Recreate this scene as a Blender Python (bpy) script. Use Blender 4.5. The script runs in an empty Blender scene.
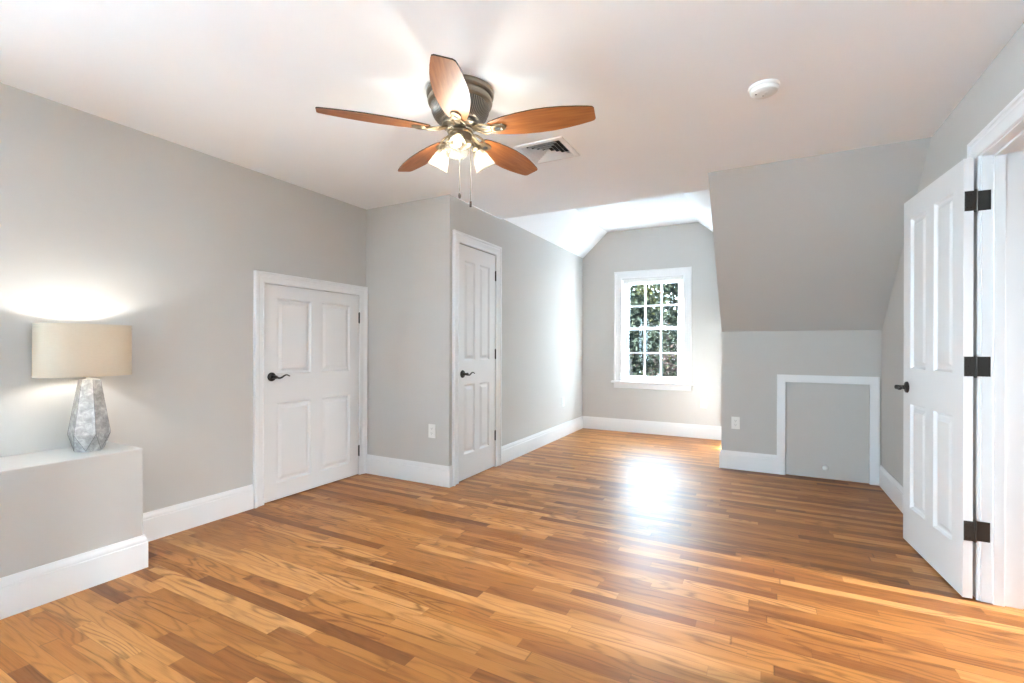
import bpy, bmesh, math, random
from mathutils import Vector, Matrix
C = bpy.context.scene.collection
S = bpy.context.scene
R = math.radians
PI = math.pi

# ------------------------------------------------------------------ camera, sky, sun, exposure
cam_data = bpy.data.cameras.new('camera')
cam = bpy.data.objects.new('camera', cam_data); C.objects.link(cam)
cam_data.sensor_width = 36.0
cam_data.lens = 472.36 / 1024 * 36.0
cam_data.shift_y = 5.42 / 1024
cam_data.clip_start = 0.02
cam.matrix_world = (Matrix.Translation((0, 0, 1.15)) @ Matrix.Rotation(0.4884, 4, 'Z')
                    @ Matrix.Rotation(PI / 2, 4, 'X') @ Matrix.Rotation(0.0029, 4, 'Z'))
S.camera = cam

world = bpy.data.worlds.new('sky'); S.world = world; world.use_nodes = True
wn = world.node_tree.nodes; wl = world.node_tree.links
bg = wn['Background']; bg.inputs['Strength'].default_value = 13.0
sky = wn.new('ShaderNodeTexSky'); sky.sky_type = 'PREETHAM'
sky.sun_direction = Vector((-1.2, 0.70, 1.0)).normalized(); sky.turbidity = 5.0
mixw = wn.new('ShaderNodeMix'); mixw.data_type = 'RGBA'; mixw.inputs[0].default_value = 0.85
mixw.inputs[7].default_value = (0.58, 0.81, 1.0, 1)
wl.new(sky.outputs[0], mixw.inputs[6]); wl.new(mixw.outputs[2], bg.inputs['Color'])

def add_light(name, kind, loc, energy, color=(1, 1, 1), aim=None, **kw):
    d = bpy.data.lights.new(name, kind); d.energy = energy; d.color = color
    for k, v in kw.items(): setattr(d, k, v)
    o = bpy.data.objects.new(name, d); C.objects.link(o); o.location = loc
    if aim is not None:
        o.rotation_euler = Vector(aim).to_track_quat('-Z', 'Y').to_euler()
    return o
add_light('sun', 'SUN', (-6, 10, 9), 66.0, (0.93, 0.96, 1.0), aim=(1.2, -0.70, -1.0), angle=R(0.6))
add_light('hall_fill', 'AREA', (3.15, 2.82, 1.95), 19.0, (0.92, 0.97, 1.0), aim=(-1, -0.12, -0.85), shape='RECTANGLE', size=0.10, size_y=0.9, spread=R(75))  # added unseen fill light that brightens the floor through the doorway
pt = add_light('added_left_portal', 'AREA', (-3.36, -1.75, 1.40), 1.0, aim=(1, 0, 0), shape='RECTANGLE', size=2.3, size_y=1.45)
pt.data.cycles.is_portal = True
pt = add_light('added_rear_portal', 'AREA', (0.25, -3.16, 1.42), 1.0, aim=(0, 1, 0), shape='RECTANGLE', size=0.4, size_y=1.25)
pt.data.cycles.is_portal = True
pt = add_light('window_portal', 'AREA', (-1.31, 6.62, 1.38), 1.0, aim=(0, -1, 0), shape='RECTANGLE', size=0.86, size_y=1.44)
pt.data.cycles.is_portal = True
S.view_settings.view_transform = 'Standard'; S.view_settings.look = 'None'
S.view_settings.gamma = 1.0; S.view_settings.use_curve_mapping = False
S.view_settings.exposure = 2.24
S.cycles.use_denoising = True
S.cycles.max_bounces = 12; S.cycles.diffuse_bounces = 7; S.cycles.glossy_bounces = 4
S.cycles.transmission_bounces = 6; S.cycles.transparent_max_bounces = 12
S.cycles.sample_clamp_indirect = 6.0
S.cycles.caustics_reflective = False; S.cycles.caustics_refractive = False

# ------------------------------------------------------------------ materials
def lin(r, g, b):
    f = lambda c: (c / 255) / 12.92 if c <= 10.3 else (((c / 255) + 0.055) / 1.055) ** 2.4
    return (f(r), f(g), f(b), 1.0)
class NT:
    def __init__(s, m): s.t = m.node_tree; s.n = s.t.nodes; s.l = s.t.links
    def new(s, t, **kw):
        n = s.n.new(t)
        for k, v in kw.items(): setattr(n, k, v)
        return n
    def put(s, sock, v):
        if isinstance(v, bpy.types.NodeSocket): s.l.new(v, sock)
        else: sock.default_value = v
    def m(s, op, a, b=0.0, c=None):
        n = s.new('ShaderNodeMath', operation=op); s.put(n.inputs[0], a); s.put(n.inputs[1], b)
        if c is not None: s.put(n.inputs[2], c)
        return n.outputs[0]
    def vec(s, x, y, z=0.0):
        n = s.new('ShaderNodeCombineXYZ')
        for i, v in enumerate((x, y, z)): s.put(n.inputs[i], v)
        return n.outputs[0]
    def noise(s, v, scale=1.0, detail=2.0, rough=0.5, dist=0.0):
        n = s.new('ShaderNodeTexNoise'); s.put(n.inputs['Vector'], v)
        n.inputs['Scale'].default_value = scale; n.inputs['Detail'].default_value = detail
        n.inputs['Roughness'].default_value = rough; n.inputs['Distortion'].default_value = dist
        return n.outputs['Fac']
    def ramp(s, f, stops):
        n = s.new('ShaderNodeValToRGB'); s.put(n.inputs[0], f); e = n.color_ramp.elements
        while len(e) < len(stops): e.new(0.5)
        for i, (p, c) in enumerate(stops): e[i].position = p; e[i].color = c
        return n.outputs[0]
    def mix(s, f, a, b, blend='MIX'):
        n = s.new('ShaderNodeMix', data_type='RGBA', blend_type=blend)
        s.put(n.inputs[0], f); s.put(n.inputs[6], a); s.put(n.inputs[7], b); return n.outputs[2]
    def bump(s, h, strength, dist=0.001):
        n = s.new('ShaderNodeBump'); s.put(n.inputs['Height'], h)
        n.inputs['Strength'].default_value = strength; n.inputs['Distance'].default_value = dist
        return n.outputs[0]
def mat(name, color, rough=0.5, metal=0.0, spec=0.5, **kw):
    m = bpy.data.materials.new(name); m.use_nodes = True
    b = m.node_tree.nodes['Principled BSDF']
    b.inputs['Base Color'].default_value = color; b.inputs['Roughness'].default_value = rough
    b.inputs['Metallic'].default_value = metal; b.inputs['Specular IOR Level'].default_value = spec
    for k, v in kw.items(): b.inputs[k.replace('_', ' ')].default_value = v
    return m
def paint(name, color, rough, amp=0.015):
    m = mat(name, color, rough, 0.0, 0.12); t = NT(m); b = t.n['Principled BSDF']
    tc = t.new('ShaderNodeTexCoord').outputs['Object']
    f = t.noise(tc, 2.5, 3.0)
    t.put(b.inputs['Base Color'], t.mix(f, tuple(c * (1 - amp) for c in color[:3]) + (1,), tuple(min(1, c * (1 + amp)) for c in color[:3]) + (1,)))
    t.put(b.inputs['Normal'], t.bump(t.noise(tc, 260.0, 2.0), 0.06, 0.0006))
    return m
M = {}
M['wall'] = paint('grey_wall_paint', (0.53, 0.515, 0.494, 1), 0.8)
M['ceil'] = paint('ceiling_paint', (0.89, 0.91, 0.93, 1), 0.75)
M['trim'] = mat('white_trim_paint', (0.765, 0.77, 0.775, 1), 0.34)
M['door'] = mat('white_door_paint', (0.725, 0.725, 0.725, 1), 0.38)
M['plastic'] = mat('white_plastic', (0.80, 0.795, 0.77, 1), 0.35)
M['dark'] = mat('dark_void', (0.015, 0.015, 0.016, 1), 0.7)
M['bronze'] = mat('oil_rubbed_bronze', (0.045, 0.042, 0.040, 1), 0.38, 0.85)
M['hinge'] = mat('dark_hinge_metal', (0.06, 0.058, 0.054, 1), 0.42, 0.8)

def floor_material():
    m = mat('oak_strip_floor', (0.5, 0.25, 0.1, 1), 0.28); t = NT(m); b = t.n['Principled BSDF']
    sp = t.new('ShaderNodeSeparateXYZ'); t.l.new(t.new('ShaderNodeTexCoord').outputs['Object'], sp.inputs[0])
    x, y = sp.outputs[0], sp.outputs[1]
    W, L = 0.0575, 0.72
    yr = t.m('DIVIDE', y, W); row = t.m('FLOOR', yr); fy = t.m('FRACT', yr)
    def wn1(v, w=None):
        n = t.new('ShaderNodeTexWhiteNoise', noise_dimensions='2D'); t.put(n.inputs['Vector'], v); return n
    r1 = wn1(t.vec(row, 3.7)); rs = t.new('ShaderNodeSeparateXYZ'); t.l.new(r1.outputs['Color'], rs.inputs[0])
    xs = t.m('ADD', x, t.m('MULTIPLY', rs.outputs[0], 9.1))
    ph = t.m('MULTIPLY', rs.outputs[1], 6.28)
    wob = t.m('SINE', t.m('ADD', t.m('MULTIPLY', xs, 6.283 / 2.35), ph))
    xp = t.m('ADD', t.m('DIVIDE', xs, L), t.m('MULTIPLY', wob, 0.42))
    idx = t.m('FLOOR', xp); fx = t.m('FRACT', xp)
    pr = wn1(t.vec(row, idx)); ps = t.new('ShaderNodeSeparateXYZ'); t.l.new(pr.outputs['Color'], ps.inputs[0])
    a1, a2, a3 = ps.outputs
    base = t.ramp(a1, FLOOR_STOPS)
    gx = t.m('ADD', x, t.m('MULTIPLY', a2, 41.0)); gy = t.m('ADD', y, t.m('MULTIPLY', a3, 17.0))
    # flat-sawn cathedral bands: a slow hill pushed through a sine
    hill = t.noise(t.vec(t.m('MULTIPLY', gx, 1.5), t.m('MULTIPLY', gy, 11.0), a1), 1.0, 1.5, 0.4)
    freq = t.m('ADD', 34.0, t.m('MULTIPLY', a2, 46.0))
    ring = t.m('SINE', t.m('MULTIPLY', hill, freq))
    ring = t.m('POWER', t.m('ADD', t.m('MULTIPLY', ring, 0.5), 0.5), 3.2)
    pores = t.noise(t.vec(t.m('MULTIPLY', gx, 9.0), t.m('MULTIPLY', gy, 420.0), a2), 1.0, 3.0, 0.6)
    pores = t.ramp(pores, [(0.45, (0, 0, 0, 1)), (0.72, (1, 1, 1, 1))])
    streak = t.noise(t.vec(t.m('MULTIPLY', gx, 1.2), t.m('MULTIPLY', gy, 60.0), a3), 1.0, 2.0, 0.5)
    g = t.m('MULTIPLY', ring, t.m('ADD', 0.45, t.m('MULTIPLY', pores, 0.25)))
    g = t.m('MULTIPLY', g, t.m('ADD', 0.55, t.m('MULTIPLY', a3, 0.9)))
    col = t.mix(t.m('MULTIPLY', g, 0.80), base, FLOOR_DARK)
    col = t.mix(t.m('MULTIPLY', pores, 0.15), col, FLOOR_DARK)
    col = t.mix(t.m('MULTIPLY', t.m('SUBTRACT', streak, 0.35), 0.35), col, FLOOR_LIGHT)
    ey = t.m('MULTIPLY', t.m('MINIMUM', fy, t.m('SUBTRACT', 1.0, fy)), W)
    ex = t.m('MULTIPLY', t.m('MINIMUM', fx, t.m('SUBTRACT', 1.0, fx)), L)
    e = t.m('MINIMUM', ex, ey)
    seam = t.m('SUBTRACT', 1.0, t.m('MINIMUM', t.m('DIVIDE', e, 0.0013), 1.0))
    col = t.mix(t.m('MULTIPLY', seam, 0.60), col, (0.07, 0.028, 0.010, 1))
    t.put(b.inputs['Base Color'], col)
    t.put(b.inputs['Roughness'], t.m('ADD', 0.38, t.m('MULTIPLY', pores, 0.12)))
    h = t.m('SUBTRACT', t.m('ADD', t.m('MULTIPLY', a2, 0.10), t.m('MULTIPLY', pores, -0.12)), seam)
    t.put(b.inputs['Normal'], t.bump(h, 0.18, 0.0012))
    b.inputs['Specular IOR Level'].default_value = 0.28
    return m
FLOOR_STOPS = [(0.0, (0.155, 0.047, 0.011, 1)), (0.14, (0.235, 0.079, 0.018, 1)), (0.40, (0.320, 0.116, 0.026, 1)),
               (0.70, (0.380, 0.150, 0.036, 1)), (1.0, (0.50, 0.230, 0.074, 1))]
FLOOR_DARK = (0.075, 0.021, 0.0045, 1)
FLOOR_LIGHT = (0.40, 0.170, 0.038, 1)
M['floor'] = floor_material()

def blade_wood():
    m = mat('cherry_blade_wood', (0.3, 0.1, 0.03, 1), 0.45); t = NT(m); b = t.n['Principled BSDF']
    sp = t.new('ShaderNodeSeparateXYZ'); t.l.new(t.new('ShaderNodeTexCoord').outputs['Object'], sp.inputs[0])
    f = t.noise(t.vec(t.m('MULTIPLY', sp.outputs[0], 5.0), t.m('MULTIPLY', sp.outputs[1], 70.0)), 1.0, 3.0, 0.55)
    t.put(b.inputs['Base Color'], t.ramp(f, [(0.25, (0.22, 0.065, 0.016, 1)), (0.75, (0.40, 0.145, 0.040, 1))]))
    b.inputs['Specular IOR Level'].default_value = 0.3; b.inputs['Coat Weight'].default_value = 0.15; b.inputs['Coat Roughness'].default_value = 0.42
    return m
M['blade'] = blade_wood()
M['blade_edge'] = mat('dark_blade_edge', (0.035, 0.016, 0.009, 1), 0.4)
M['pewter'] = mat('antique_pewter', (0.28, 0.235, 0.185, 1), 0.36, 0.9)
M['brass'] = mat('antique_brass', (0.26, 0.195, 0.125, 1), 0.42, 0.9)

def ribbed_metal():
    m = mat('ribbed_dark_pewter', (0.20, 0.175, 0.15, 1), 0.33, 0.9); t = NT(m); b = t.n['Principled BSDF']
    sp = t.new('ShaderNodeSeparateXYZ'); t.l.new(t.new('ShaderNodeTexCoord').outputs['Object'], sp.inputs[0])
    ang = t.m('ARCTAN2', sp.outputs[1], sp.outputs[0])
    w = t.m('ADD', t.m('MULTIPLY', t.m('SINE', t.m('MULTIPLY', ang, 84.0)), 0.5), 0.5)
    t.put(b.inputs['Base Color'], t.mix(w, (0.035, 0.032, 0.030, 1), (0.36, 0.31, 0.26, 1)))
    t.put(b.inputs['Normal'], t.bump(w, 0.8, 0.003))
    return m
M['ribbed'] = ribbed_metal()

def silver_leaf():
    m = mat('silver_leaf_glass', (0.6, 0.6, 0.6, 1), 0.3, 0.55); t = NT(m); b = t.n['Principled BSDF']
    tc = t.new('ShaderNodeTexCoord').outputs['Object']
    f = t.noise(tc, 34.0, 5.0, 0.65, 0.6)
    t.put(b.inputs['Base Color'], t.ramp(f, [(0.28, (0.27, 0.267, 0.263, 1)), (0.5, (0.42, 0.415, 0.41, 1)), (0.72, (0.66, 0.655, 0.645, 1))]))
    t.put(b.inputs['Roughness'], t.m('ADD', 0.42, t.m('MULTIPLY', f, 0.25)))
    t.put(b.inputs['Normal'], t.bump(f, 0.35, 0.003))
    return m
M['silver'] = silver_leaf()
M['silver_edge'] = mat('dark_silver_seam', (0.10, 0.10, 0.10, 1), 0.4, 0.7)

def shade_fabric():
    m = bpy.data.materials.new('linen_shade'); m.use_nodes = True; t = NT(m); t.n.clear()
    out = t.new('ShaderNodeOutputMaterial'); d = t.new('ShaderNodeBsdfDiffuse'); tr = t.new('ShaderNodeBsdfTranslucent')
    tc = t.new('ShaderNodeTexCoord').outputs['Object']
    sp = t.new('ShaderNodeSeparateXYZ'); t.l.new(tc, sp.inputs[0])
    f = t.noise(t.vec(t.m('MULTIPLY', sp.outputs[1], 60.0), t.m('MULTIPLY', sp.outputs[2], 420.0), sp.outputs[0]), 1.0, 2.0)
    t.put(d.inputs[0], t.mix(f, (0.52, 0.465, 0.375, 1), (0.59, 0.535, 0.445, 1)))
    tr.inputs[0].default_value = (0.80, 0.62, 0.42, 1)
    mx = t.new('ShaderNodeMixShader'); mx.inputs[0].default_value = 0.10
    t.l.new(d.outputs[0], mx.inputs[1]); t.l.new(tr.outputs[0], mx.inputs[2]); t.l.new(mx.outputs[0], out.inputs[0])
    return m
M['shade'] = shade_fabric()

def frosted_glass():
    m = bpy.data.materials.new('frosted_glass'); m.use_nodes = True; t = NT(m); t.n.clear()
    out = t.new('ShaderNodeOutputMaterial'); tr = t.new('ShaderNodeBsdfTranslucent'); tp = t.new('ShaderNodeBsdfTransparent')
    gl = t.new('ShaderNodeBsdfPrincipled'); gl.inputs['Base Color'].default_value = (0.12, 0.11, 0.10, 1); gl.inputs['Roughness'].default_value = 0.15
    tr.inputs[0].default_value = (0.50, 0.42, 0.30, 1); tp.inputs[0].default_value = (0.86, 0.82, 0.75, 1)
    a = t.new('ShaderNodeMixShader'); a.inputs[0].default_value = 0.93
    c = t.new('ShaderNodeMixShader'); c.inputs[0].default_value = 0.05
    t.l.new(tr.outputs[0], a.inputs[1]); t.l.new(tp.outputs[0], a.inputs[2])
    t.l.new(a.outputs[0], c.inputs[1]); t.l.new(gl.outputs[0], c.inputs[2]); t.l.new(c.outputs[0], out.inputs[0])
    return m
M['frost'] = frosted_glass()

def window_glass():
    m = bpy.data.materials.new('window_glass'); m.use_nodes = True; t = NT(m); t.n.clear()
    out = t.new('ShaderNodeOutputMaterial'); tp = t.new('ShaderNodeBsdfTransparent'); gl = t.new('ShaderNodeBsdfGlossy')
    tp.inputs[0].default_value = (0.95, 0.97, 0.96, 1); gl.inputs['Roughness'].default_value = 0.02
    lw = t.new('ShaderNodeLayerWeight'); lw.inputs['Blend'].default_value = 0.5
    fac = t.m('ADD', 0.010, t.m('MULTIPLY', t.m('POWER', lw.outputs['Facing'], 5.0), 0.5))
    mx = t.new('ShaderNodeMixShader'); t.put(mx.inputs[0], fac)
    t.l.new(tp.outputs[0], mx.inputs[1]); t.l.new(gl.outputs[0], mx.inputs[2]); t.l.new(mx.outputs[0], out.inputs[0])
    return m
M['glass'] = window_glass()
def emit(name, color, strength):
    m = bpy.data.materials.new(name); m.use_nodes = True; t = NT(m); t.n.clear()
    out = t.new('ShaderNodeOutputMaterial'); e = t.new('ShaderNodeEmission')
    e.inputs[0].default_value = color; e.inputs[1].default_value = strength; t.l.new(e.outputs[0], out.inputs[0]); return m
M['bulb'] = emit('lit_bulb', (1.0, 0.90, 0.74, 1), 1.2)
M['lamp_bulb'] = emit('lit_lamp_bulb', (0.96, 0.97, 0.95, 1), 95.0)
M['downlight'] = emit('lit_downlight', (1.0, 0.97, 0.93, 1), 6.0)
def leaf_mat(name, c1, c2, c3):
    m = bpy.data.materials.new(name); m.use_nodes = True; t = NT(m); t.n.clear()
    out = t.new('ShaderNodeOutputMaterial'); d = t.new('ShaderNodeBsdfDiffuse'); tr = t.new('ShaderNodeBsdfTranslucent')
    rnd = t.new('ShaderNodeNewGeometry').outputs['Random Per Island']
    col = t.ramp(rnd, [(0.0, c1), (0.55, c2), (1.0, c3)])
    t.l.new(col, d.inputs[0]); t.l.new(col, tr.inputs[0])
    mx = t.new('ShaderNodeMixShader'); mx.inputs[0].default_value = 0.06
    t.l.new(d.outputs[0], mx.inputs[1]); t.l.new(tr.outputs[0], mx.inputs[2]); t.l.new(mx.outputs[0], out.inputs[0]); return m
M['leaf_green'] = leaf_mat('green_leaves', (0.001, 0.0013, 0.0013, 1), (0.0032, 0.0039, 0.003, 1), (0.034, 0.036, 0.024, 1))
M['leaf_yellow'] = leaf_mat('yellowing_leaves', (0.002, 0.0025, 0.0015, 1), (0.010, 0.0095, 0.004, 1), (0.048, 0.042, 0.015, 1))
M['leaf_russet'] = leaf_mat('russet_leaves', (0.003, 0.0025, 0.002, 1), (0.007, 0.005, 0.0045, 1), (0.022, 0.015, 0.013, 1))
M['bark'] = mat('tree_bark', (0.030, 0.023, 0.020, 1), 0.9)
M['ground'] = mat('garden_ground', (0.56, 0.585, 0.61, 1), 0.95)  # made pale and bluish to bounce cool light up to the ceilings

# ------------------------------------------------------------------ mesh helpers
def BM(): return bmesh.new()
def finish(bm):
    bmesh.ops.recalc_face_normals(bm, faces=bm.faces[:])
def obj(name, bm, m, parent=None, loc=None, rot=0.0, smooth=None, bevel=0.0, fix=True):
    if fix: finish(bm)
    me = bpy.data.meshes.new(name); bm.to_mesh(me); bm.free()
    for x in (m if isinstance(m, (list, tuple)) else [m]): me.materials.append(x)
    o = bpy.data.objects.new(name, me); C.objects.link(o)
    if parent is not None: o.parent = parent
    if loc is not None: o.location = loc
    o.rotation_euler[2] = rot
    if smooth is not None:
        for p in me.polygons: p.use_smooth = True
        me.set_sharp_from_angle(angle=R(smooth))
    if bevel:
        b = o.modifiers.new('bevel', 'BEVEL'); b.width = bevel; b.segments = 2; b.limit_method = 'ANGLE'; b.angle_limit = R(40)
    return o
def tag(o, label, cat, group=None, kind=None):
    o['label'] = label; o['category'] = cat
    if group: o['group'] = group
    if kind: o['kind'] = kind
    return o
def struct(o, label, cat): return tag(o, label, cat, None, 'structure')
def empty(name, loc, label, cat, group=None, rot=0.0):
    o = bpy.data.objects.new(name, None); C.objects.link(o); o.location = loc; o.rotation_euler[2] = rot
    o.empty_display_size = 0.1
    return tag(o, label, cat, group)
def box(bm, a, b, mi=0):
    (x0, y0, z0), (x1, y1, z1) = a, b
    v = [bm.verts.new(p) for p in ((x0, y0, z0), (x1, y0, z0), (x1, y1, z0), (x0, y1, z0), (x0, y0, z1), (x1, y0, z1), (x1, y1, z1), (x0, y1, z1))]
    for f in ((0, 3, 2, 1), (4, 5, 6, 7), (0, 1, 5, 4), (1, 2, 6, 5), (2, 3, 7, 6), (3, 0, 4, 7)):
        bm.faces.new([v[i] for i in f]).material_index = mi
    return bm
def prism(bm, poly, axis, lo, hi, mi=0):
    # poly: 2D points; axis is the extrusion axis; the two others are in cyclic x-y-z order
    def P(p, h):
        return {'x': (h, p[0], p[1]), 'y': (p[0], h, p[1]), 'z': (p[0], p[1], h)}[axis]
    a = [bm.verts.new(P(p, lo)) for p in poly]; b = [bm.verts.new(P(p, hi)) for p in poly]
    n = len(poly)
    bm.faces.new(a).material_index = mi; bm.faces.new(b[::-1]).material_index = mi
    for i in range(n):
        j = (i + 1) % n; bm.faces.new((a[j], a[i], b[i], b[j])).material_index = mi
    return bm
def lathe(bm, prof, seg=40, center=(0, 0, 0), mtx=None, mi=0, caps=True, sx=1.0, sy=1.0):
    rings = []
    for r, z in prof:
        ring = []
        for i in range(seg):
            a = 2 * PI * i / seg
            p = Vector((r * math.cos(a) * sx, r * math.sin(a) * sy, z))
            if mtx is not None: p = mtx @ p
            ring.append(bm.verts.new(p + Vector(center)))
        rings.append(ring)
    for k in range(len(rings) - 1):
        for i in range(seg):
            j = (i + 1) % seg
            bm.faces.new((rings[k][i], rings[k][j], rings[k + 1][j], rings[k + 1][i])).material_index = mi
    if caps:
        bm.faces.new(rings[0][::-1]).material_index = mi; bm.faces.new(rings[-1]).material_index = mi
    return bm
def tube(bm, pts, rad, seg=10, mi=0, flat=1.0):
    pts = [Vector(p) for p in pts]; rad = rad if isinstance(rad, (list, tuple)) else [rad] * len(pts)
    rings = []; up = Vector((0, 0, 1))
    for i, p in enumerate(pts):
        d = (pts[min(i + 1, len(pts) - 1)] - pts[max(i - 1, 0)]).normalized()
        s = d.cross(up)
        if s.length < 1e-3: s = d.cross(Vector((0, 1, 0)))
        s.normalize(); u = s.cross(d).normalized()
        rings.append([bm.verts.new(p + (s * math.cos(2 * PI * k / seg) + u * math.sin(2 * PI * k / seg) * flat) * rad[i]) for k in range(seg)])
    for a, b in zip(rings, rings[1:]):
        for k in range(seg):
            j = (k + 1) % seg; bm.faces.new((a[k], a[j], b[j], b[k])).material_index = mi
    bm.faces.new(rings[0][::-1]).material_index = mi; bm.faces.new(rings[-1]).material_index = mi
    return bm
def sweep(bm, path, normal, prof, first=0, last=None):
    """prof (a, b): a = offset to the left of the path seen against the normal, b = along the normal; mitred corners; only segments first..last."""
    n = Vector(normal).normalized(); P = [Vector(p) for p in path]
    D = [(P[i + 1] - P[i]).normalized() for i in range(len(P) - 1)]
    L = [n.cross(d) for d in D]
    last = len(D) if last is None else last
    rings = []
    for i in range(first, last + 1):
        if i == 0: m = L[0]
        elif i == len(P) - 1: m = L[-1]
        else:
            m = L[i - 1] + L[i]; m = m / m.dot(L[i])
        rings.append([bm.verts.new(P[i] + m * a + n * b) for a, b in prof])
    k = len(prof)
    for a, b in zip(rings, rings[1:]):
        for i in range(k):
            j = (i + 1) % k; bm.faces.new((a[i], a[j], b[j], b[i]))
    bm.faces.new(rings[0][::-1]); bm.faces.new(rings[-1])
    return bm
def panel(bm, o, u, v, n, smax, tmax, holes, thick, s0=0.0, t0=0.0):
    """A slab whose face towards n is the (u, v) plane; holes (sa, sb, ta, tb, depth): depth None goes through, else a recess."""
    o, u, v, n = Vector(o), Vector(u), Vector(v), Vector(n)
    ss = sorted({s0, smax} | {h[0] for h in holes} | {h[1] for h in holes}); ss = [s for s in ss if s0 <= s <= smax]
    ts = sorted({t0, tmax} | {h[2] for h in holes} | {h[3] for h in holes}); ts = [t for t in ts if t0 <= t <= tmax]
    def state(i, j):
        if not (0 <= i < len(ss) - 1 and 0 <= j < len(ts) - 1): return None
        cs, ct = (ss[i] + ss[i + 1]) / 2, (ts[j] + ts[j + 1]) / 2
        for a, b, c, d, dep in holes:
            if a < cs < b and c < ct < d: return dep
        return 0.0
    cache = {}
    def V(s, t, d):
        k = (round(s, 5), round(t, 5), round(d, 5))
        if k not in cache: cache[k] = bm.verts.new(o + u * s + v * t - n * d)
        return cache[k]
    for i in range(len(ss) - 1):
        for j in range(len(ts) - 1):
            d = state(i, j)
            if d is None: continue
            a, b, c, e = ss[i], ss[i + 1], ts[j], ts[j + 1]
            bm.faces.new((V(a, c, d), V(b, c, d), V(b, e, d), V(a, e, d)))
            bm.faces.new((V(a, c, thick), V(a, e, thick), V(b, e, thick), V(b, c, thick)))
            for (p, q, ni, nj) in (((a, c), (b, c), i, j - 1), ((b, c), (b, e), i + 1, j), ((b, e), (a, e), i, j + 1), ((a, e), (a, c), i - 1, j)):
                nd = state(ni, nj); nd = thick if nd is None else nd
                if nd > d + 1e-6:
                    bm.faces.new((V(*p, d), V(*p, nd), V(*q, nd), V(*q, d)))
    return bm

# ------------------------------------------------------------------ room shell
XA, XC, XL, XD = -3.1994, -2.27, -0.35, 0.877
YR, YB, YS, YH, YK, YW = -3.00, 3.179, 3.6305, 4.029, 4.943, 6.416
H, HD, HK = 2.398, 2.744, 1.301
XF1, XF2, HV = -1.915, -0.727, 2.415

struct(obj('floor', box(BM(), (-3.4, -3.2, -0.06), (3.4, 6.62, 0.0)), M['floor']), 'honey-coloured oak strip floor with dark and light boards', 'floor')
bm = panel(BM(), (0, 0, H), (1, 0, 0), (0, 1, 0), (0, 0, -1), XD + 0.14, YH,
           [(-3.35, XC - 0.001, YB + 0.13, YH, None), (XL, XD + 0.14, YS + 0.001, YH, None), (-1.355, -1.07, 2.615, 2.905, None)], 0.06, -3.35, YR - 0.15)
struct(obj('ceiling', bm, M['ceil']), 'flat white main ceiling carrying the fan', 'ceiling')
bm = prism(BM(), [(XC, HV), (XF1, HD), (XF2, HD), (XL, HV), (XL + 0.05, HV + 0.02), (XL + 0.05, HV + 0.1), (XF2, HD + 0.1), (XF1, HD + 0.1), (XC - 0.05, HV + 0.1), (XC - 0.05, HV)], 'y', YH - 0.02, YW + 0.1)
struct(obj('ceiling_dormer', bm, M['ceil']), 'raised white dormer ceiling with two sloping sides above the window', 'ceiling')
bm = box(BM(), (XC - 0.06, YH - 0.07, H + 0.002), (XL + 0.06, YH - 0.001, HD + 0.1))
struct(obj('wall_header', bm, M['ceil']), 'short white header where the main ceiling meets the dormer', 'wall')
bm = prism(BM(), [(YS, H), (YK, HK), (YK + 0.09, HK + 0.02), (YS + 0.09, H + 0.05), (YS, H + 0.05)], 'x', XL, XD)
struct(obj('wall_slope', bm, M['wall']), 'grey sloping wall under the roof above the knee wall', 'wall')
LW = (-2.90, -0.75, 0.68, 2.12)
RWN = (0.05, 0.45, 0.80, 2.05)
# left wall, recess for the short door
bm = panel(BM(), (XA, 0, 0), (0, 1, 0), (0, 0, 1), (1, 0, 0), YB + 0.12, H, [(2.180, 3.100, 0.0, 1.612, 0.09), LW + (None,)], 0.14, YR - 0.14)
struct(obj('wall_left', bm, M['wall']), 'long grey wall on the left behind the table lamp', 'wall')
bm = box(BM(), (XA - 0.1, YB, 0), (XC, YB + 0.10, H + 0.03))
struct(obj('wall_closet_end', bm, M['wall']), 'grey closet end wall between the short door and the tall closet door', 'wall')
bm = panel(BM(), (XC, 0, 0), (0, 1, 0), (0, 0, 1), (1, 0, 0), YW + 0.12, 2.50, [(3.298, 3.932, 0.0, 2.030, 0.09), (YB, YH - 0.0, H - 0.0005, 2.50, None)], 0.14, YB + 0.10)
struct(obj('wall_closet_side', bm, M['wall']), 'pale grey wall running from the closet door to the window', 'wall')
WX0, WX1, WZ0, WZ1 = -1.705, -0.915, 0.690, 2.075
bm = panel(BM(), (0, YW, 0), (1, 0, 0), (0, 0, 1), (0, -1, 0), XL + 0.1, 2.80, [(WX0, WX1, WZ0, WZ1, None)], 0.16, XC - 0.12)
struct(obj('wall_window', bm, M['wall']), 'pale grey dormer end wall with the window', 'wall')
bm = prism(BM(), [(YK + 0.1, 0), (YW, 0), (YW, 2.5), (YH, 2.5), (YH, H), (YS + 0.09, H + 0.05), (YK + 0.09, HK + 0.02), (YK + 0.1, HK)], 'x', XL, XL + 0.08)
struct(obj('wall_dormer_cheek', bm, M['wall']), 'grey dormer side wall beside the knee wall', 'wall')
HX0, HX1, HZ1 = 0.181, 0.797, 0.840
bm = panel(BM(), (0, YK, 0), (1, 0, 0), (0, 0, 1), (0, -1, 0), XD + 0.1, HK + 0.01, [(HX0 - 0.003, HX1 + 0.003, 0.0, HZ1 + 0.003, 0.06)], 0.1, XL)
struct(obj('wall_knee', bm, M['wall']), 'low grey knee wall with the square access hatch', 'wall')
DY0, DY1, DZ1 = 2.150, 2.895, 2.022
bm = panel(BM(), (XD, 0, 0), (0, 1, 0), (0, 0, 1), (-1, 0, 0), YK + 0.1, H, [(DY0, DY1, 0.0, DZ1, None)], 0.138, YR - 0.14)
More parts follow.
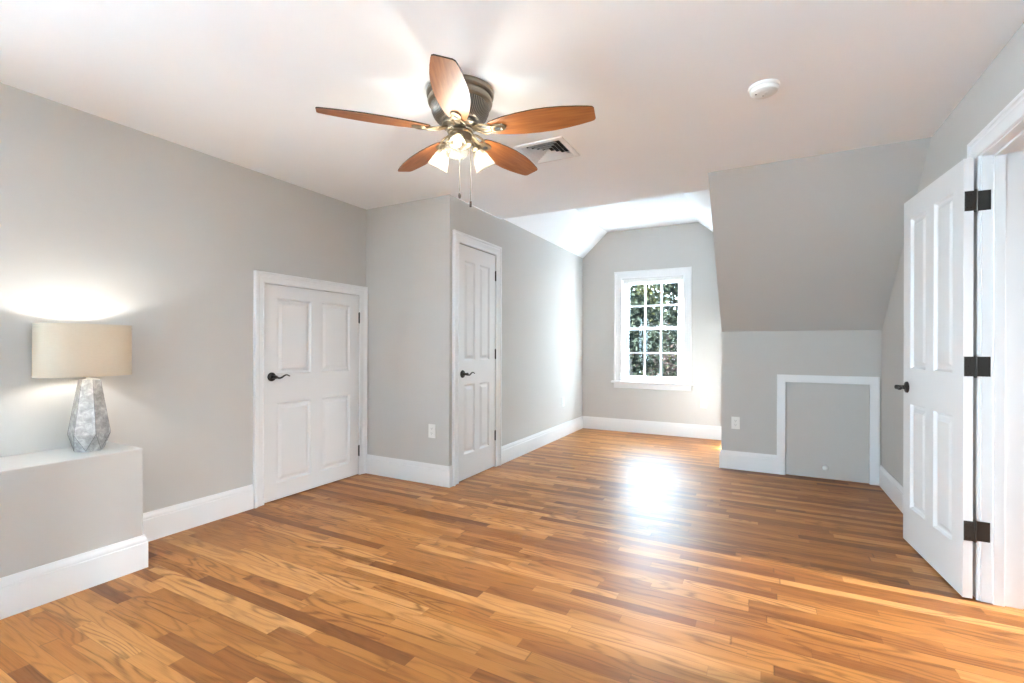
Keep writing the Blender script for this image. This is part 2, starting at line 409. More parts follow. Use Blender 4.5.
struct(obj('wall_right', bm, M['wall']), 'grey wall on the right behind the open door', 'wall')
bm = panel(BM(), (0, YR, 0), (1, 0, 0), (0, 0, 1), (0, 1, 0), XD, H, [RWN + (None,)], 0.14, XA)
struct(obj('wall_rear', bm, M['wall']), 'grey rear wall with the added narrow window', 'wall')
# hall behind the doorway
bm = box(BM(), (XD + 0.138, 3.003, 0), (3.3, 3.10, H)); struct(obj('wall_hall', bm, M['wall']), 'grey hall wall just past the doorway', 'wall')
bm = box(BM(), (3.2, 0.6, 0), (3.3, 3.0, H)); struct(obj('wall_hall_end', bm, M['wall']), 'grey far end wall of the hall', 'wall')
bm = box(BM(), (XD + 0.138, 0.5, 0), (3.3, 0.6, H)); struct(obj('wall_hall_near', bm, M['wall']), 'grey near side wall of the hall', 'wall')
bm = box(BM(), (XD + 0.14, 0.5, H), (3.3, 3.1, H + 0.06)); struct(obj('ceiling_hall', bm, M['ceil']), 'white hall ceiling', 'ceiling')
# boxed ledge under the lamp
XP, YP, HP = -2.8356, 1.2672, 0.6192
bm = box(BM(), (XA, YR, 0), (XP, YP, HP))
struct(obj('wall_ledge', bm, M['wall'], bevel=0.004), 'low boxed grey ledge along the left wall carrying the lamp', 'ledge')

# ------------------------------------------------------------------ baseboards
BASE = [(0, 0), (0.016, 0), (0.016, 0.128), (0.0155, 0.131), (0.012, 0.134), (0.0125, 0.140), (0.012, 0.148), (0.009, 0.156), (0.007, 0.162), (0.006, 0.170), (0, 0.170)]
def base(name, path, label, first=0, last=None, flip=False):
    prof = [(-a, b) for a, b in BASE] if flip else BASE
    o = obj(name, sweep(BM(), [(x, y, 0) for x, y in path], (0, 0, 1), prof, first, last), M['trim'], smooth=30)
    return struct(o, label, 'baseboard')
base('baseboard_left', [(XA, YP), (XA, 2.097)], 'white baseboard between the ledge and the short door', flip=True)
base('baseboard_ledge', [(XP, YR), (XP, YP), (XA, YP)], 'white baseboard around the lamp ledge', flip=True, last=1)
base('baseboard_ledge_end', [(XP, YR), (XP, YP), (XA, YP)], 'white baseboard on the short end of the ledge', flip=True, first=1)
pc = [(XA + 0.018, YB), (XC, YB), (XC, 3.262)]
base('baseboard_closet_end', pc, 'white baseboard under the outlet beside the short door', last=1, flip=True)
pc2 = [(XA + 0.018, YB), (XC, YB), (XC, 3.240)]
struct(obj('baseboard_closet_corner', sweep(BM(), [(x, y, 0) for x, y in pc2], (0, 0, 1), [(-a, b) for a, b in BASE], 1, 2), M['trim'], smooth=30), 'short white baseboard return at the closet corner', 'baseboard')
pd = [(XC, 4.018), (XC, YW), (XL, YW), (XL, YK), (0.114, YK)]
base('baseboard_closet_side', pd, 'long white baseboard from closet door to window wall', 0, 1, True)
base('baseboard_window', pd, 'white baseboard under the window', 1, 2, True)
base('baseboard_dormer', pd, 'white baseboard on the dormer side wall', 2, 3, True)
base('baseboard_knee', pd, 'white baseboard on the knee wall beside the hatch', 3, 4, True)
base('baseboard_right', [(XD, YK), (XD, 3.0)], 'white baseboard on the right wall behind the open door', flip=True)
base('baseboard_right_near', [(XD, 2.05), (XD, YR)], 'white baseboard on the right wall before the doorway', flip=True)
base('baseboard_rear', [(XD, YR), (XP, YR)], 'white baseboard on the rear wall', flip=True)
base('baseboard_hall', [(XD + 0.16, 3.003), (3.2, 3.003)], 'white hall baseboard past the doorway', flip=True)

# ------------------------------------------------------------------ casings (a: from the opening outwards, b: off the wall)
CAS = [(0, 0), (0, 0.009), (0.004, 0.0135), (0.011, 0.0135), (0.014, 0.0095), (0.020, 0.0105), (0.048, 0.0130), (0.056, 0.0180), (0.062, 0.0165), (0.068, 0.0190), (0.070, 0.0255), (0.084, 0.0265), (0.088, 0.022), (0.088, 0)]
def casing(name, path, normal, label, prof=CAS, left=True):
    p = prof if left else [(-a, b) for a, b in prof]
    return struct(obj(name, sweep(BM(), path, normal, p), M['trim'], smooth=28), label, 'door casing')
y0, y1, z1 = 2.184, 3.096, 1.608
casing('trim_1', [(XA, y0, 0), (XA, y0, z1), (XA, y1, z1), (XA, y1, 0)], (1, 0, 0), 'white moulded casing around the short attic door', [(a * 0.93, b) for a, b in CAS])
y0, y1, z1 = 3.305, 3.925, 2.030
casing('trim_2', [(XC, y0, 0), (XC, y0, z1), (XC, y1, z1), (XC, y1, 0)], (1, 0, 0), 'white moulded casing around the tall closet door')
y0, y1, z1 = DY0 - 0.006, DY1 + 0.006, DZ1 + 0.006
casing('trim_3', [(XD, y1, 0), (XD, y1, z1), (XD, y0, z1), (XD, y0, 0)], (-1, 0, 0), 'white moulded casing around the open doorway')
x1 = XD + 0.138
y0, y1, z1 = DY0 - 0.006, DY1 + 0.006, DZ1 + 0.006
casing('trim_4', [(x1, y0, 0), (x1, y0, z1), (x1, y1, z1), (x1, y1, 0)], (1, 0, 0), 'white casing on the hall side of the doorway')
HAT = [(0, 0), (0, 0.014), (0.003, 0.016), (0.064, 0.016), (0.067, 0.014), (0.067, 0)]
casing('trim_5', [(HX0, YK, 0), (HX0, YK, HZ1), (HX1, YK, HZ1), (HX1, YK, 0)], (0, -1, 0), 'flat white frame around the knee wall hatch', HAT)
# jamb lining with stop for the doorway
bm = BM(); J = 0.014
for a, b in (((XD - 0.001, DY1 - 0.0005, 0), (XD + 0.139, DY1 + J, DZ1)), ((XD - 0.001, DY0 - J, 0), (XD + 0.139, DY0 + 0.0005, DZ1)), ((XD - 0.001, DY0 - J, DZ1 - 0.0005), (XD + 0.139, DY1 + J, DZ1 + J))):
    box(bm, a, b)
st0, st1, sd = XD + 0.038, XD + 0.076, 0.011
box(bm, (st0, DY1 - sd, 0), (st1, DY1, DZ1)); box(bm, (st0, DY0, 0), (st1, DY0 + sd, DZ1)); box(bm, (st0, DY0, DZ1 - sd), (st1, DY1, DZ1))
struct(obj('trim_6', bm, M['trim'], bevel=0.0015), 'white door jamb and stop lining the open doorway', 'door jamb')

# ------------------------------------------------------------------ doors
def slab_mesh(w, h, t, panels):
    bm = BM()
    ss = sorted({0.0, w} | {p[0] for p in panels} | {p[1] for p in panels}); ts = sorted({0.0, h} | {p[2] for p in panels} | {p[3] for p in panels})
    for sgn, y in ((1, 0.0), (-1, t)):
        cache = {}
        def V(x, z, d):
            k = (round(x, 5), round(z, 5), round(d, 5))
            if k not in cache: cache[k] = bm.verts.new((x, y + sgn * d, z))
            return cache[k]
        for i in range(len(ss) - 1):
            for j in range(len(ts) - 1):
                a, b, c, d = ss[i], ss[i + 1], ts[j], ts[j + 1]
                if any(p[0] - 1e-6 < a and b < p[1] + 1e-6 and p[2] - 1e-6 < c and d < p[3] + 1e-6 for p in panels): continue
                bm.faces.new((V(a, c, 0), V(b, c, 0), V(b, d, 0), V(a, d, 0)))
        for a, b, c, d in panels:
            rings = [(0, 0), (0.002, 0.003), (0.008, 0.0125), (0.013, 0.0155), (0.022, 0.0150), (0.044, 0.0035), (0.046, 0.0033)]
            for (i0, d0), (i1, d1) in zip(rings, rings[1:]):
                q0 = [(a + i0, c + i0), (b - i0, c + i0), (b - i0, d - i0), (a + i0, d - i0)]; q1 = [(a + i1, c + i1), (b - i1, c + i1), (b - i1, d - i1), (a + i1, d - i1)]
                for k in range(4):
                    m_ = (k + 1) % 4
                    bm.faces.new((V(*q0[k], d0), V(*q0[m_], d0), V(*q1[m_], d1), V(*q1[k], d1)))
            i1, d1 = rings[-1]
            bm.faces.new((V(a + i1, c + i1, d1), V(b - i1, c + i1, d1), V(b - i1, d - i1, d1), V(a + i1, d - i1, d1)))
    for q in (((0, 0, 0), (0, t, 0), (0, t, h), (0, 0, h)), ((w, 0, 0), (w, 0, h), (w, t, h), (w, t, 0)), ((0, 0, 0), (w, 0, 0), (w, t, 0), (0, t, 0)), ((0, 0, h), (0, t, h), (w, t, h), (w, 0, h))):
        bm.faces.new([bm.verts.new(p) for p in q])
    bmesh.ops.remove_doubles(bm, verts=bm.verts[:], dist=1e-5)
    return bm
def lever(parent, x, z, y=0.0):
    ry = Matrix.Rotation(PI / 2, 4, 'X')          # lathe axis +z -> -y
    h = obj('door_handle', lathe(BM(), [(0.033, 0), (0.033, 0.004), (0.031, 0.008), (0.024, 0.011), (0.016, 0.013)], 32, mtx=ry), M['bronze'], parent, (x, y, z), smooth=40)
    bm = lathe(BM(), [(0.0125, 0.010), (0.0115, 0.020), (0.0105, 0.038), (0.0125, 0.046), (0.0125, 0.056), (0.008, 0.060)], 20, mtx=ry)
    pts = []; rad = []
    for i in range(15):
        f = i / 14
        pts.append((0.004 + 0.112 * f, -0.050 + 0.004 * math.sin(PI * f), 0.013 * math.sin(-2.0 * PI * min(f * 1.02, 1) * 0.98) * (0.55 + 0.5 * f)))
        rad.append(0.0105 - 0.0055 * f)
    tube(bm, pts, rad, 12, flat=0.8)
    obj('lever', bm, M['bronze'], h, smooth=50)
    return h
def hinge_closed(parent, w, z):
    bm = lathe(BM(), [(0.002, -0.050), (0.005, -0.049), (0.0062, -0.045), (0.0062, 0.045), (0.005, 0.049), (0.002, 0.050)], 14, center=(w + 0.0015, -0.0055, z))
    box(bm, (w - 0.004, -0.0012, z - 0.044), (w + 0.007, 0.006, z + 0.044))
    return obj('hinge', bm, M['hinge'], parent, smooth=40)
def make_door(name, loc, rot, w, h, t, panels, label):
    d = obj(name, slab_mesh(w, h, t, panels), M['door'], None, loc, rot, smooth=20)
    return struct(d, label, 'door')
d1 = make_door('door_1', (XA + 0.001, 2.187, 0.008), PI / 2, 0.905, 1.597, 0.035,
               [(0.100, 0.402, 0.932, 1.499), (0.503, 0.805, 0.932, 1.499), (0.100, 0.402, 0.120, 0.717), (0.503, 0.805, 0.120, 0.717)],
               'short white four-panel attic door with dark lever, closed')
lever(d1, 0.056, 0.916)
for z in (1.398, 0.210): hinge_closed(d1, 0.905, z)
d2 = make_door('door_2', (XC + 0.001, 3.308, 0.008), PI / 2, 0.614, 2.014, 0.035,
               [(0.090, 0.262, 1.024, 1.885), (0.338, 0.512, 1.024, 1.885), (0.090, 0.262, 0.214, 0.815), (0.338, 0.512, 0.214, 0.815)],
               'narrow tall white four-panel closet door with dark lever, closed')
lever(d2, 0.060, 0.909)
for z in (1.82, 1.074, 0.295): hinge_closed(d2, 0.614, z)
ang3 = math.atan2(2.877 - 3.605, 0.809 - 0.745)
d3 = make_door('door_3', (0.745, 3.605, 0.012), ang3, 0.731, 2.004, 0.035,
               [(0.105, 0.315, 1.020, 1.885), (0.416, 0.626, 1.020, 1.885), (0.105, 0.315, 0.214, 0.815), (0.416, 0.626, 0.214, 0.815)],
               'white four-panel door standing open against the right wall')
lever(d3, 0.060, 0.908)
W3 = (Matrix.Translation((0.745, 3.605, 0.012)) @ Matrix.Rotation(ang3, 4, 'Z')).inverted()
for z in (1.821, 1.067, 0.318):
    bm = BM()
    piv = W3 @ Vector((0.853, 2.886, z))
    lathe(bm, [(0.003, -0.052), (0.006, -0.050), (0.0065, -0.046), (0.0065, 0.046), (0.006, 0.050), (0.003, 0.052)], 14, center=piv)
    box(bm, (0.731, 0.003, piv.z - 0.045), (0.7335, 0.040, piv.z + 0.045))                 # leaf on the door edge
    fb = BM(); box(fb, (0.855, DY1 - 0.0035, z - 0.045), (0.906, DY1 - 0.0008, z + 0.045))   # leaf on the jamb
    tmp = bpy.data.meshes.new('tmp'); fb.transform(W3); fb.to_mesh(tmp); fb.free(); bm.from_mesh(tmp); bpy.data.meshes.remove(tmp)
    hg = obj('hinge', bm, M['hinge'], d3, smooth=40)
    sb = BM()
    for dz in (-0.03, 0.0, 0.03):
        for yy in (0.012, 0.026) if dz else (0.019,):
            lathe(sb, [(0.0036, 0), (0.0030, 0.0009)], 10, center=(0.7335, yy, piv.z + dz), mtx=Matrix.Rotation(PI / 2, 4, 'Y'))
    obj('screw', sb, M['bronze'], hg)

# ------------------------------------------------------------------ window
wx, wy0 = -1.31, YW
wr = bpy.data.objects.new('window_1', None); C.objects.link(wr); wr.location = (wx, YW, WZ0)
struct(wr, 'white double-hung window with six panes in each sash', 'window')
def wbox(bm, x0, x1, y0, y1, z0, z1): return box(bm, (x0 - wx, y0 - YW, z0 - WZ0), (x1 - wx, y1 - YW, z1 - WZ0))
WCAS = [(a * 1.16, b) for a, b in CAS]
bm = sweep(BM(), [(WX0 - 0.004 - wx, 0, 0.0), (WX0 - 0.004 - wx, 0, WZ1 + 0.004 - WZ0), (WX1 + 0.004 - wx, 0, WZ1 + 0.004 - WZ0), (WX1 + 0.004 - wx, 0, 0.0)], (0, -1, 0), WCAS)
obj('window_casing', bm, M['trim'], wr, smooth=28)
bm = wbox(BM(), WX0 - 0.138, WX1 + 0.138, YW - 0.058, YW - 0.001, WZ0 - 0.026, WZ0 + 0.001)
obj('window_stool', bm, M['trim'], wr, bevel=0.007)
bm = wbox(BM(), WX0 - 0.108, WX1 + 0.108, YW - 0.020, YW - 0.0005, WZ0 - 0.098, WZ0 - 0.026)
obj('window_apron', bm, M['trim'], wr, bevel=0.004)
bm = BM(); f = 0.028
wbox(bm, WX0, WX0 + f, YW + 0.045, YW + 0.15, WZ0, WZ1); wbox(bm, WX1 - f, WX1, YW + 0.045, YW + 0.15, WZ0, WZ1)
wbox(bm, WX0, WX1, YW + 0.045, YW + 0.15, WZ1 - 0.022, WZ1); wbox(bm, WX0 + f, WX1 - f, YW + 0.045, YW + 0.15, WZ0, WZ0 + 0.020)
# drywall-return lining, inner face of the opening
e = 0.006
wbox(bm, WX0, WX0 + e, YW - 0.001, YW + 0.045, WZ0, WZ1); wbox(bm, WX1 - e, WX1, YW - 0.001, YW + 0.045, WZ0, WZ1); wbox(bm, WX0, WX1, YW - 0.001, YW + 0.045, WZ1 - e, WZ1); wbox(bm, WX0 + e, WX1 - e, YW - 0.001, YW + 0.045, WZ0, WZ0 + 0.004)
obj('window_frame', bm, M['trim'], wr, bevel=0.002)
def sash(name, x0, x1, z0, z1, yc, rail_bottom, rail_top, stile=0.045, locks=False):
    bm = BM(); t = 0.018
    wbox(bm, x0, x0 + stile, yc - t, yc + t, z0, z1); wbox(bm, x1 - stile, x1, yc - t, yc + t, z0, z1)
    wbox(bm, x0 + stile, x1 - stile, yc - t, yc + t, z0, z0 + rail_bottom); wbox(bm, x0 + stile, x1 - stile, yc - t, yc + t, z1 - rail_top, z1)
    s = obj(name, bm, M['trim'], wr, bevel=0.002)
    gx0, gx1, gz0, gz1 = x0 + stile, x1 - stile, z0 + rail_bottom, z1 - rail_top
    bm = BM(); mw = 0.0115
    for k in (1, 2):
        xm = gx0 + (gx1 - gx0) * k / 3; wbox(bm, xm - mw, xm + mw, yc - 0.010, yc + 0.010, gz0, gz1)
    zm = (gz0 + gz1) / 2; wbox(bm, gx0, gx1, yc - 0.0095, yc + 0.0095, zm - mw, zm + mw)
    obj('muntin', bm, M['trim'], s)
    obj('glass_pane', wbox(BM(), gx0 - 0.004, gx1 + 0.004, yc - 0.002, yc + 0.002, gz0 - 0.004, gz1 + 0.004), M['glass'], s)
    if locks:
        for k in (0.30, 0.70):
            xm = x0 + (x1 - x0) * k
            bm = wbox(BM(), xm - 0.028, xm + 0.028, yc - t - 0.004, yc + t, z1, z1 + 0.007)
            wbox(bm, xm - 0.016, xm + 0.020, yc - t - 0.006, yc - t + 0.016, z1 + 0.007, z1 + 0.016)
            obj('sash_lock', bm, M['plastic'], s, bevel=0.002)
    return s
sx0, sx1 = WX0 + f, WX1 - f
zmid = 1.405
sash('lower_sash', sx0, sx1, WZ0 + 0.020, zmid + 0.018, YW + 0.075, 0.048, 0.034, locks=True)
sash('upper_sash', sx0, sx1, zmid - 0.018, WZ1 - 0.022, YW + 0.115, 0.034, 0.045)
# rolled-up shade in the window head
rs = empty('roller_shade', (wx, YW + 0.03, WZ1 - 0.006), 'slim white roller shade rolled up at the window head', 'window shade')
bm = box(BM(), (WX0 + 0.012 - wx, -0.022, -0.040), (WX1 - 0.012 - wx, 0.014, -0.001)); obj('cassette', bm, M['plastic'], rs, bevel=0.006)
bm = box(BM(), (WX0 + 0.020 - wx, -0.004, -0.056), (WX1 - 0.020 - wx, 0.008, -0.040)); obj('bottom_bar', bm, M['plastic'], rs, bevel=0.003)
# two unseen windows behind the viewer, added to let in more daylight
for nm, o3, rz, RW, lab in (('window_added_3', (0.25, YR), 0, RWN, 'narrow white rear window added for light'),
                        ('window_added_2', (XA, (LW[0] + LW[1]) / 2), -PI / 2, LW, 'wide low white window added above the ledge for light'),):
    w2, h2 = RW[1] - RW[0], RW[3] - RW[2]
    wr2 = bpy.data.objects.new(nm, None); C.objects.link(wr2); wr2.location = (o3[0], o3[1], RW[2]); wr2.rotation_euler[2] = rz
    struct(wr2, lab, 'window')
    bm = BM()
    for a, b in (((-w2 / 2, -0.12, 0), (-w2 / 2 + 0.05, -0.06, h2)), ((w2 / 2 - 0.05, -0.12, 0), (w2 / 2, -0.06, h2)), ((-w2 / 2 + 0.05, -0.12, 0), (w2 / 2 - 0.05, -0.06, 0.05)), ((-w2 / 2 + 0.05, -0.12, h2 - 0.05), (w2 / 2 - 0.05, -0.06, h2)), ((-0.02, -0.115, 0.05), (0.02, -0.065, h2 - 0.05))):
        box(bm, a, b)
    obj('window_frame', bm, M['trim'], wr2)
    obj('glass_pane', box(BM(), (-w2 / 2 + 0.045, -0.092, 0.045), (w2 / 2 - 0.045, -0.088, h2 - 0.045)), M['glass'], wr2)
bm = box(BM(), (XA - 2.6, -5.2, 2.42), (XA - 0.145, 1.6, 2.52))  # unseen overhang added to keep direct sun out of the left window
struct(obj('added_overhang', bm, M['ceil']), 'white overhang added outside the left wall to block sun', 'roof')

# ------------------------------------------------------------------ hatch
hb = box(BM(), (0, 0, 0), (HX1 - HX0, 0.02, HZ1 - 0.004))
ht = obj('access_hatch', hb, M['wall'], None, (HX0, YK + 0.006, 0.003), bevel=0.002)
tag(ht, 'square grey painted access hatch in the knee wall with a small white knob', 'access hatch')
obj('knob', lathe(BM(), [(0.009, 0), (0.009, 0.008), (0.018, 0.016), (0.022, 0.026), (0.019, 0.035), (0.010, 0.040)], 24, mtx=Matrix.Rotation(PI / 2, 4, 'X')), M['plastic'], ht, (0.482 - HX0, 0.0, 0.100), smooth=50)

# ------------------------------------------------------------------ outlets
def outlet(loc, rot, label, blank=False):
    e = empty('wall_outlet', loc, label, 'outlet', 'white wall outlets', rot)
    obj('cover_plate', box(BM(), (-0.0365, -0.006, -0.058), (0.0365, 0, 0.058)), M['plastic'], e, bevel=0.004)
    for dz in (0.0195, -0.0195):
        bm = BM()
        pts = []
        for k in range(24):
            a = 2 * PI * k / 24; pts.append((max(-0.0145, min(0.0145, 0.0175 * math.cos(a))), 0.0145 * math.sin(a) + dz))
        prism(bm, pts, 'y', -0.0085, -0.004)
        s = obj('socket', bm, M['plastic'], e)
        bm = BM()
        for xx, hh in ((-0.0062, 0.0045), (0.0062, 0.0036)): box(bm, (xx - 0.0011, -0.0088, dz + 0.003 - hh), (xx + 0.0011, -0.0080, dz + 0.003 + hh))
        lathe(bm, [(0.0022, 0.0080), (0.0022, 0.0088)], 10, center=(0, 0, dz - 0.008), mtx=Matrix.Rotation(PI / 2, 4, 'X'))
        obj('slot', bm, M['dark'], s)
    obj('screw', lathe(BM(), [(0.003, 0.0055), (0.0026, 0.0072)], 12, mtx=Matrix.Rotation(PI / 2, 4, 'X')), M['plastic'], e)
outlet((-2.443, YB, 0.445), 0, 'white outlet on the closet end wall beside the tall closet door')
outlet((-0.227, YK, 0.438), 0, 'white outlet on the knee wall beside the hatch frame')
outlet((-0.660, YW, 0.442), 0, 'white outlet on the window wall below and beside the window')
outlet((XC, 5.674, 0.445), PI / 2, 'white outlet on the long pale wall past the closet door')

# ------------------------------------------------------------------ ceiling devices
sd = empty('smoke_detector', (0.001, 2.560, H), 'round white smoke detector on the ceiling', 'smoke detector')
obj('base', lathe(BM(), [(0.066, -0.012), (0.068, -0.008), (0.068, 0.0)], 48), M['plastic'], sd, smooth=40)
obj('cover', lathe(BM(), [(0.030, -0.036), (0.050, -0.0345), (0.058, -0.029), (0.061, -0.020), (0.061, -0.012)], 48), M['plastic'], sd, smooth=35)
obj('test_button', lathe(BM(), [(0.009, -0.038), (0.010, -0.036), (0.010, -0.033)], 20, center=(0.010, -0.012, 0)), M['plastic'], sd)
obj('indicator', lathe(BM(), [(0.004, -0.0368), (0.004, -0.034)], 12, center=(-0.034, -0.014, 0)), M['dark'], sd)
obj('indicator', lathe(BM(), [(0.0025, -0.0372), (0.0025, -0.034)], 10, center=(-0.004, 0.014, 0)), M['dark'], sd)

cv = empty('ceiling_vent', (-1.2125, 2.760, H), 'square white louvred air vent in the ceiling beside the fan', 'ceiling vent')
vb = BM()
oh, ih = 0.160, 0.130
def sqring(bm, r0, z0, r1, z1, mi=0):
    a = [bm.verts.new((sx * r0, sy * r0, z0)) for sx, sy in ((-1, -1), (1, -1), (1, 1), (-1, 1))]
    b = [bm.verts.new((sx * r1, sy * r1, z1)) for sx, sy in ((-1, -1), (1, -1), (1, 1), (-1, 1))]
    for i in range(4):
        j = (i + 1) % 4; bm.faces.new((a[i], a[j], b[j], b[i])).material_index = mi
for q in ((oh, 0, oh - 0.003, -0.006), (oh - 0.003, -0.006, ih + 0.006, -0.010), (ih + 0.006, -0.010, ih, -0.008), (ih, -0.008, ih, 0.03)): sqring(vb, *q)
bmesh.ops.remove_doubles(vb, verts=vb.verts[:], dist=1e-5)
obj('frame', vb, M['trim'], cv)
lb = BM()
for k in range(5):
    r = 0.128 - 0.0255 * k
    sqring(lb, r, -0.007, r - 0.016, 0.010)
    sqring(lb, r - 0.0012, -0.007, r - 0.0172, 0.010)
    sqring(lb, r, -0.007, r - 0.0012, -0.007); sqring(lb, r - 0.016, 0.010, r - 0.0172, 0.010)
bmesh.ops.remove_doubles(lb, verts=lb.verts[:], dist=1e-5)
obj('louvers', lb, M['trim'], cv)
db = box(BM(), (-0.142, -0.142, 0.058), (0.142, 0.142, 0.070)); box(db, (-0.148, -0.148, 0.0), (-0.1415, 0.148, 0.07)); box(db, (0.1415, -0.148, 0.0), (0.148, 0.148, 0.07)); box(db, (-0.142, -0.148, 0.0), (0.142, -0.1445, 0.07)); box(db, (-0.142, 0.1445, 0.0), (0.142, 0.148, 0.07))
obj('duct', db, M['dark'], cv)

rl = empty('recessed_light', (-1.32, 5.62, HD), 'small round recessed downlight lit in the dormer ceiling', 'recessed light')
obj('trim_ring', lathe(BM(), [(0.056, -0.001), (0.057, -0.004), (0.070, -0.006), (0.078, -0.003), (0.079, 0.0)], 40), M['plastic'], rl, smooth=40)
obj('lens', lathe(BM(), [(0.055, -0.0032), (0.0555, -0.0015)], 40), M['downlight'], rl)
sp = add_light('recessed_spot', 'SPOT', (-1.32, 5.62, HD - 0.02), 4.0, (0.92, 0.97, 1.0), aim=(0, 0, -1), spot_size=R(130), spot_blend=1.0, shadow_soft_size=0.05)

# ------------------------------------------------------------------ ceiling fan
FX, FY = -1.314, 1.925
fan = empty('ceiling_fan', (FX, FY, H), 'five-blade cherry wood ceiling fan with three lit glass shades', 'ceiling fan')
Z = lambda z: z - H
obj('canopy', lathe(BM(), [(r, Z(z)) for r, z in ((0.150, 2.398), (0.161, 2.396), (0.164, 2.388), (0.163, 2.374), (0.156, 2.367), (0.150, 2.366), (0.148, 2.358), (0.156, 2.354), (0.158, 2.346), (0.155, 2.334), (0.146, 2.328), (0.141, 2.326))], 56), M['pewter'], fan, smooth=35)
obj('motor_housing', lathe(BM(), [(r, Z(z)) for r, z in ((0.140, 2.327), (0.144, 2.322), (0.143, 2.312), (0.139, 2.295), (0.131, 2.276), (0.118, 2.258), (0.104, 2.247), (0.096, 2.245))], 84), M['ribbed'], fan, smooth=35)
obj('rotor_hub', lathe(BM(), [(r, Z(z)) for r, z in ((0.080, 2.246), (0.088, 2.240), (0.088, 2.228), (0.074, 2.222), (0.066, 2.214), (0.066, 2.206), (0.056, 2.203))], 40), M['pewter'], fan, smooth=35)
obj('switch_housing', lathe(BM(), [(r, Z(z)) for r, z in ((0.054, 2.205), (0.060, 2.200), (0.060, 2.192), (0.056, 2.188), (0.056, 2.152), (0.060, 2.147), (0.056, 2.138), (0.040, 2.126), (0.018, 2.118), (0.010, 2.108), (0.004, 2.104))], 40), M['brass'], fan, smooth=35)
# blades: outline in local x (radius) / y (width)
OUT = [(0.150, 0.030), (0.158, 0.040), (0.185, 0.050), (0.235, 0.062), (0.300, 0.072), (0.380, 0.0785), (0.450, 0.078), (0.520, 0.071), (0.580, 0.061), (0.630, 0.050), (0.648, 0.044), (0.655, 0.034)]
def blade_mesh():
    bm = BM(); th = 0.0055
    pts = [(x, y) for x, y in OUT] + [(x, -y) for x, y in OUT[::-1]]
    lo = [bm.verts.new((x, y, -th / 2)) for x, y in pts]; hi = [bm.verts.new((x, y, th / 2)) for x, y in pts]
    n = len(OUT)
    for k in range(n - 1):
        for L_, fl in ((lo, True), (hi, False)):
            q = [L_[k], L_[k + 1], L_[2 * n - 2 - k], L_[2 * n - 1 - k]]
            bm.faces.new(q if not fl else q[::-1])
    for i in range(2 * n):
        j = (i + 1) % (2 * n); bm.faces.new((lo[i], lo[j], hi[j], hi[i])).material_index = 1
    return bm
def iron_mesh():
    bm = BM(); th = 0.004
    # medallion: oval ring with a hole, under the blade root
    cx, rx, ry_, hx, hy = 0.196, 0.040, 0.027, 0.016, 0.012
    N = 28; z0, z1, zt = -0.0035, -0.0095, -0.0115
    rings = []
    for (a, b, z) in ((rx, ry_, z0), (rx, ry_, z1 + 0.002), (rx * 0.92, ry_ * 0.90, zt), (hx * 1.6, hy * 1.6, zt - 0.001), (hx * 1.35, hy * 1.35, zt - 0.003), (hx, hy, zt - 0.001), (hx, hy, z0)):
        rings.append([bm.verts.new((cx + a * math.cos(2 * PI * i / N), b * math.sin(2 * PI * i / N), z)) for i in range(N)])
    for a, b in zip(rings, rings[1:]):
        for i in range(N):
            j = (i + 1) % N; bm.faces.new((a[i], a[j], b[j], b[i]))
    # arm: curved flat bar from the hub, dipping then rising to the medallion
    tube(bm, [(0.058, 0, 0.016), (0.085, 0, 0.010), (0.110, 0, -0.002), (0.135, 0, -0.009), (0.162, 0, -0.0085)], [0.017, 0.014, 0.012, 0.013, 0.018], 12, flat=0.42)
    # leaf scrolls either side of the arm
    for s in (1, -1):
        tube(bm, [(0.070, 0.012 * s, 0.010), (0.098, 0.028 * s, 0.003), (0.125, 0.033 * s, -0.004), (0.152, 0.027 * s, -0.007), (0.170, 0.017 * s, -0.008)], [0.006, 0.007, 0.006, 0.006, 0.005], 10, flat=0.7)
    return bm
ZB = 2.204
bl0 = obj('blade', blade_mesh(), [M['blade'], M['blade_edge']], fan, (0, 0, Z(ZB)), smooth=None)
ir0 = obj('blade_iron', iron_mesh(), M['brass'], bl0, smooth=40)
ins = BM(); lathe(ins, [(0.0155, -0.0125), (0.0155, -0.004)], 24, center=(0.196, 0, 0), sy=0.75)
in0 = obj('medallion_inset', ins, M['dark'], bl0)  # dark disc that fills the hole in the medallion
PITCH = R(12.5)
def set_blade(b, az):
    b.matrix_local = Matrix.Translation((0, 0, Z(ZB))) @ Matrix.Rotation(az, 4, 'Z') @ Matrix.Rotation((0.052 if abs(math.degrees(az) - 299) < 5 else 0.0), 4, 'Y') @ Matrix.Rotation(-PITCH, 4, 'X')
BL = R(11.0)
set_blade(bl0, BL)
for k in range(1, 5):
    b = bl0.copy(); C.objects.link(b); set_blade(b, BL + k * 2 * PI / 5)
    for ch in (ir0, in0):
        c = ch.copy(); C.objects.link(c); c.parent = b
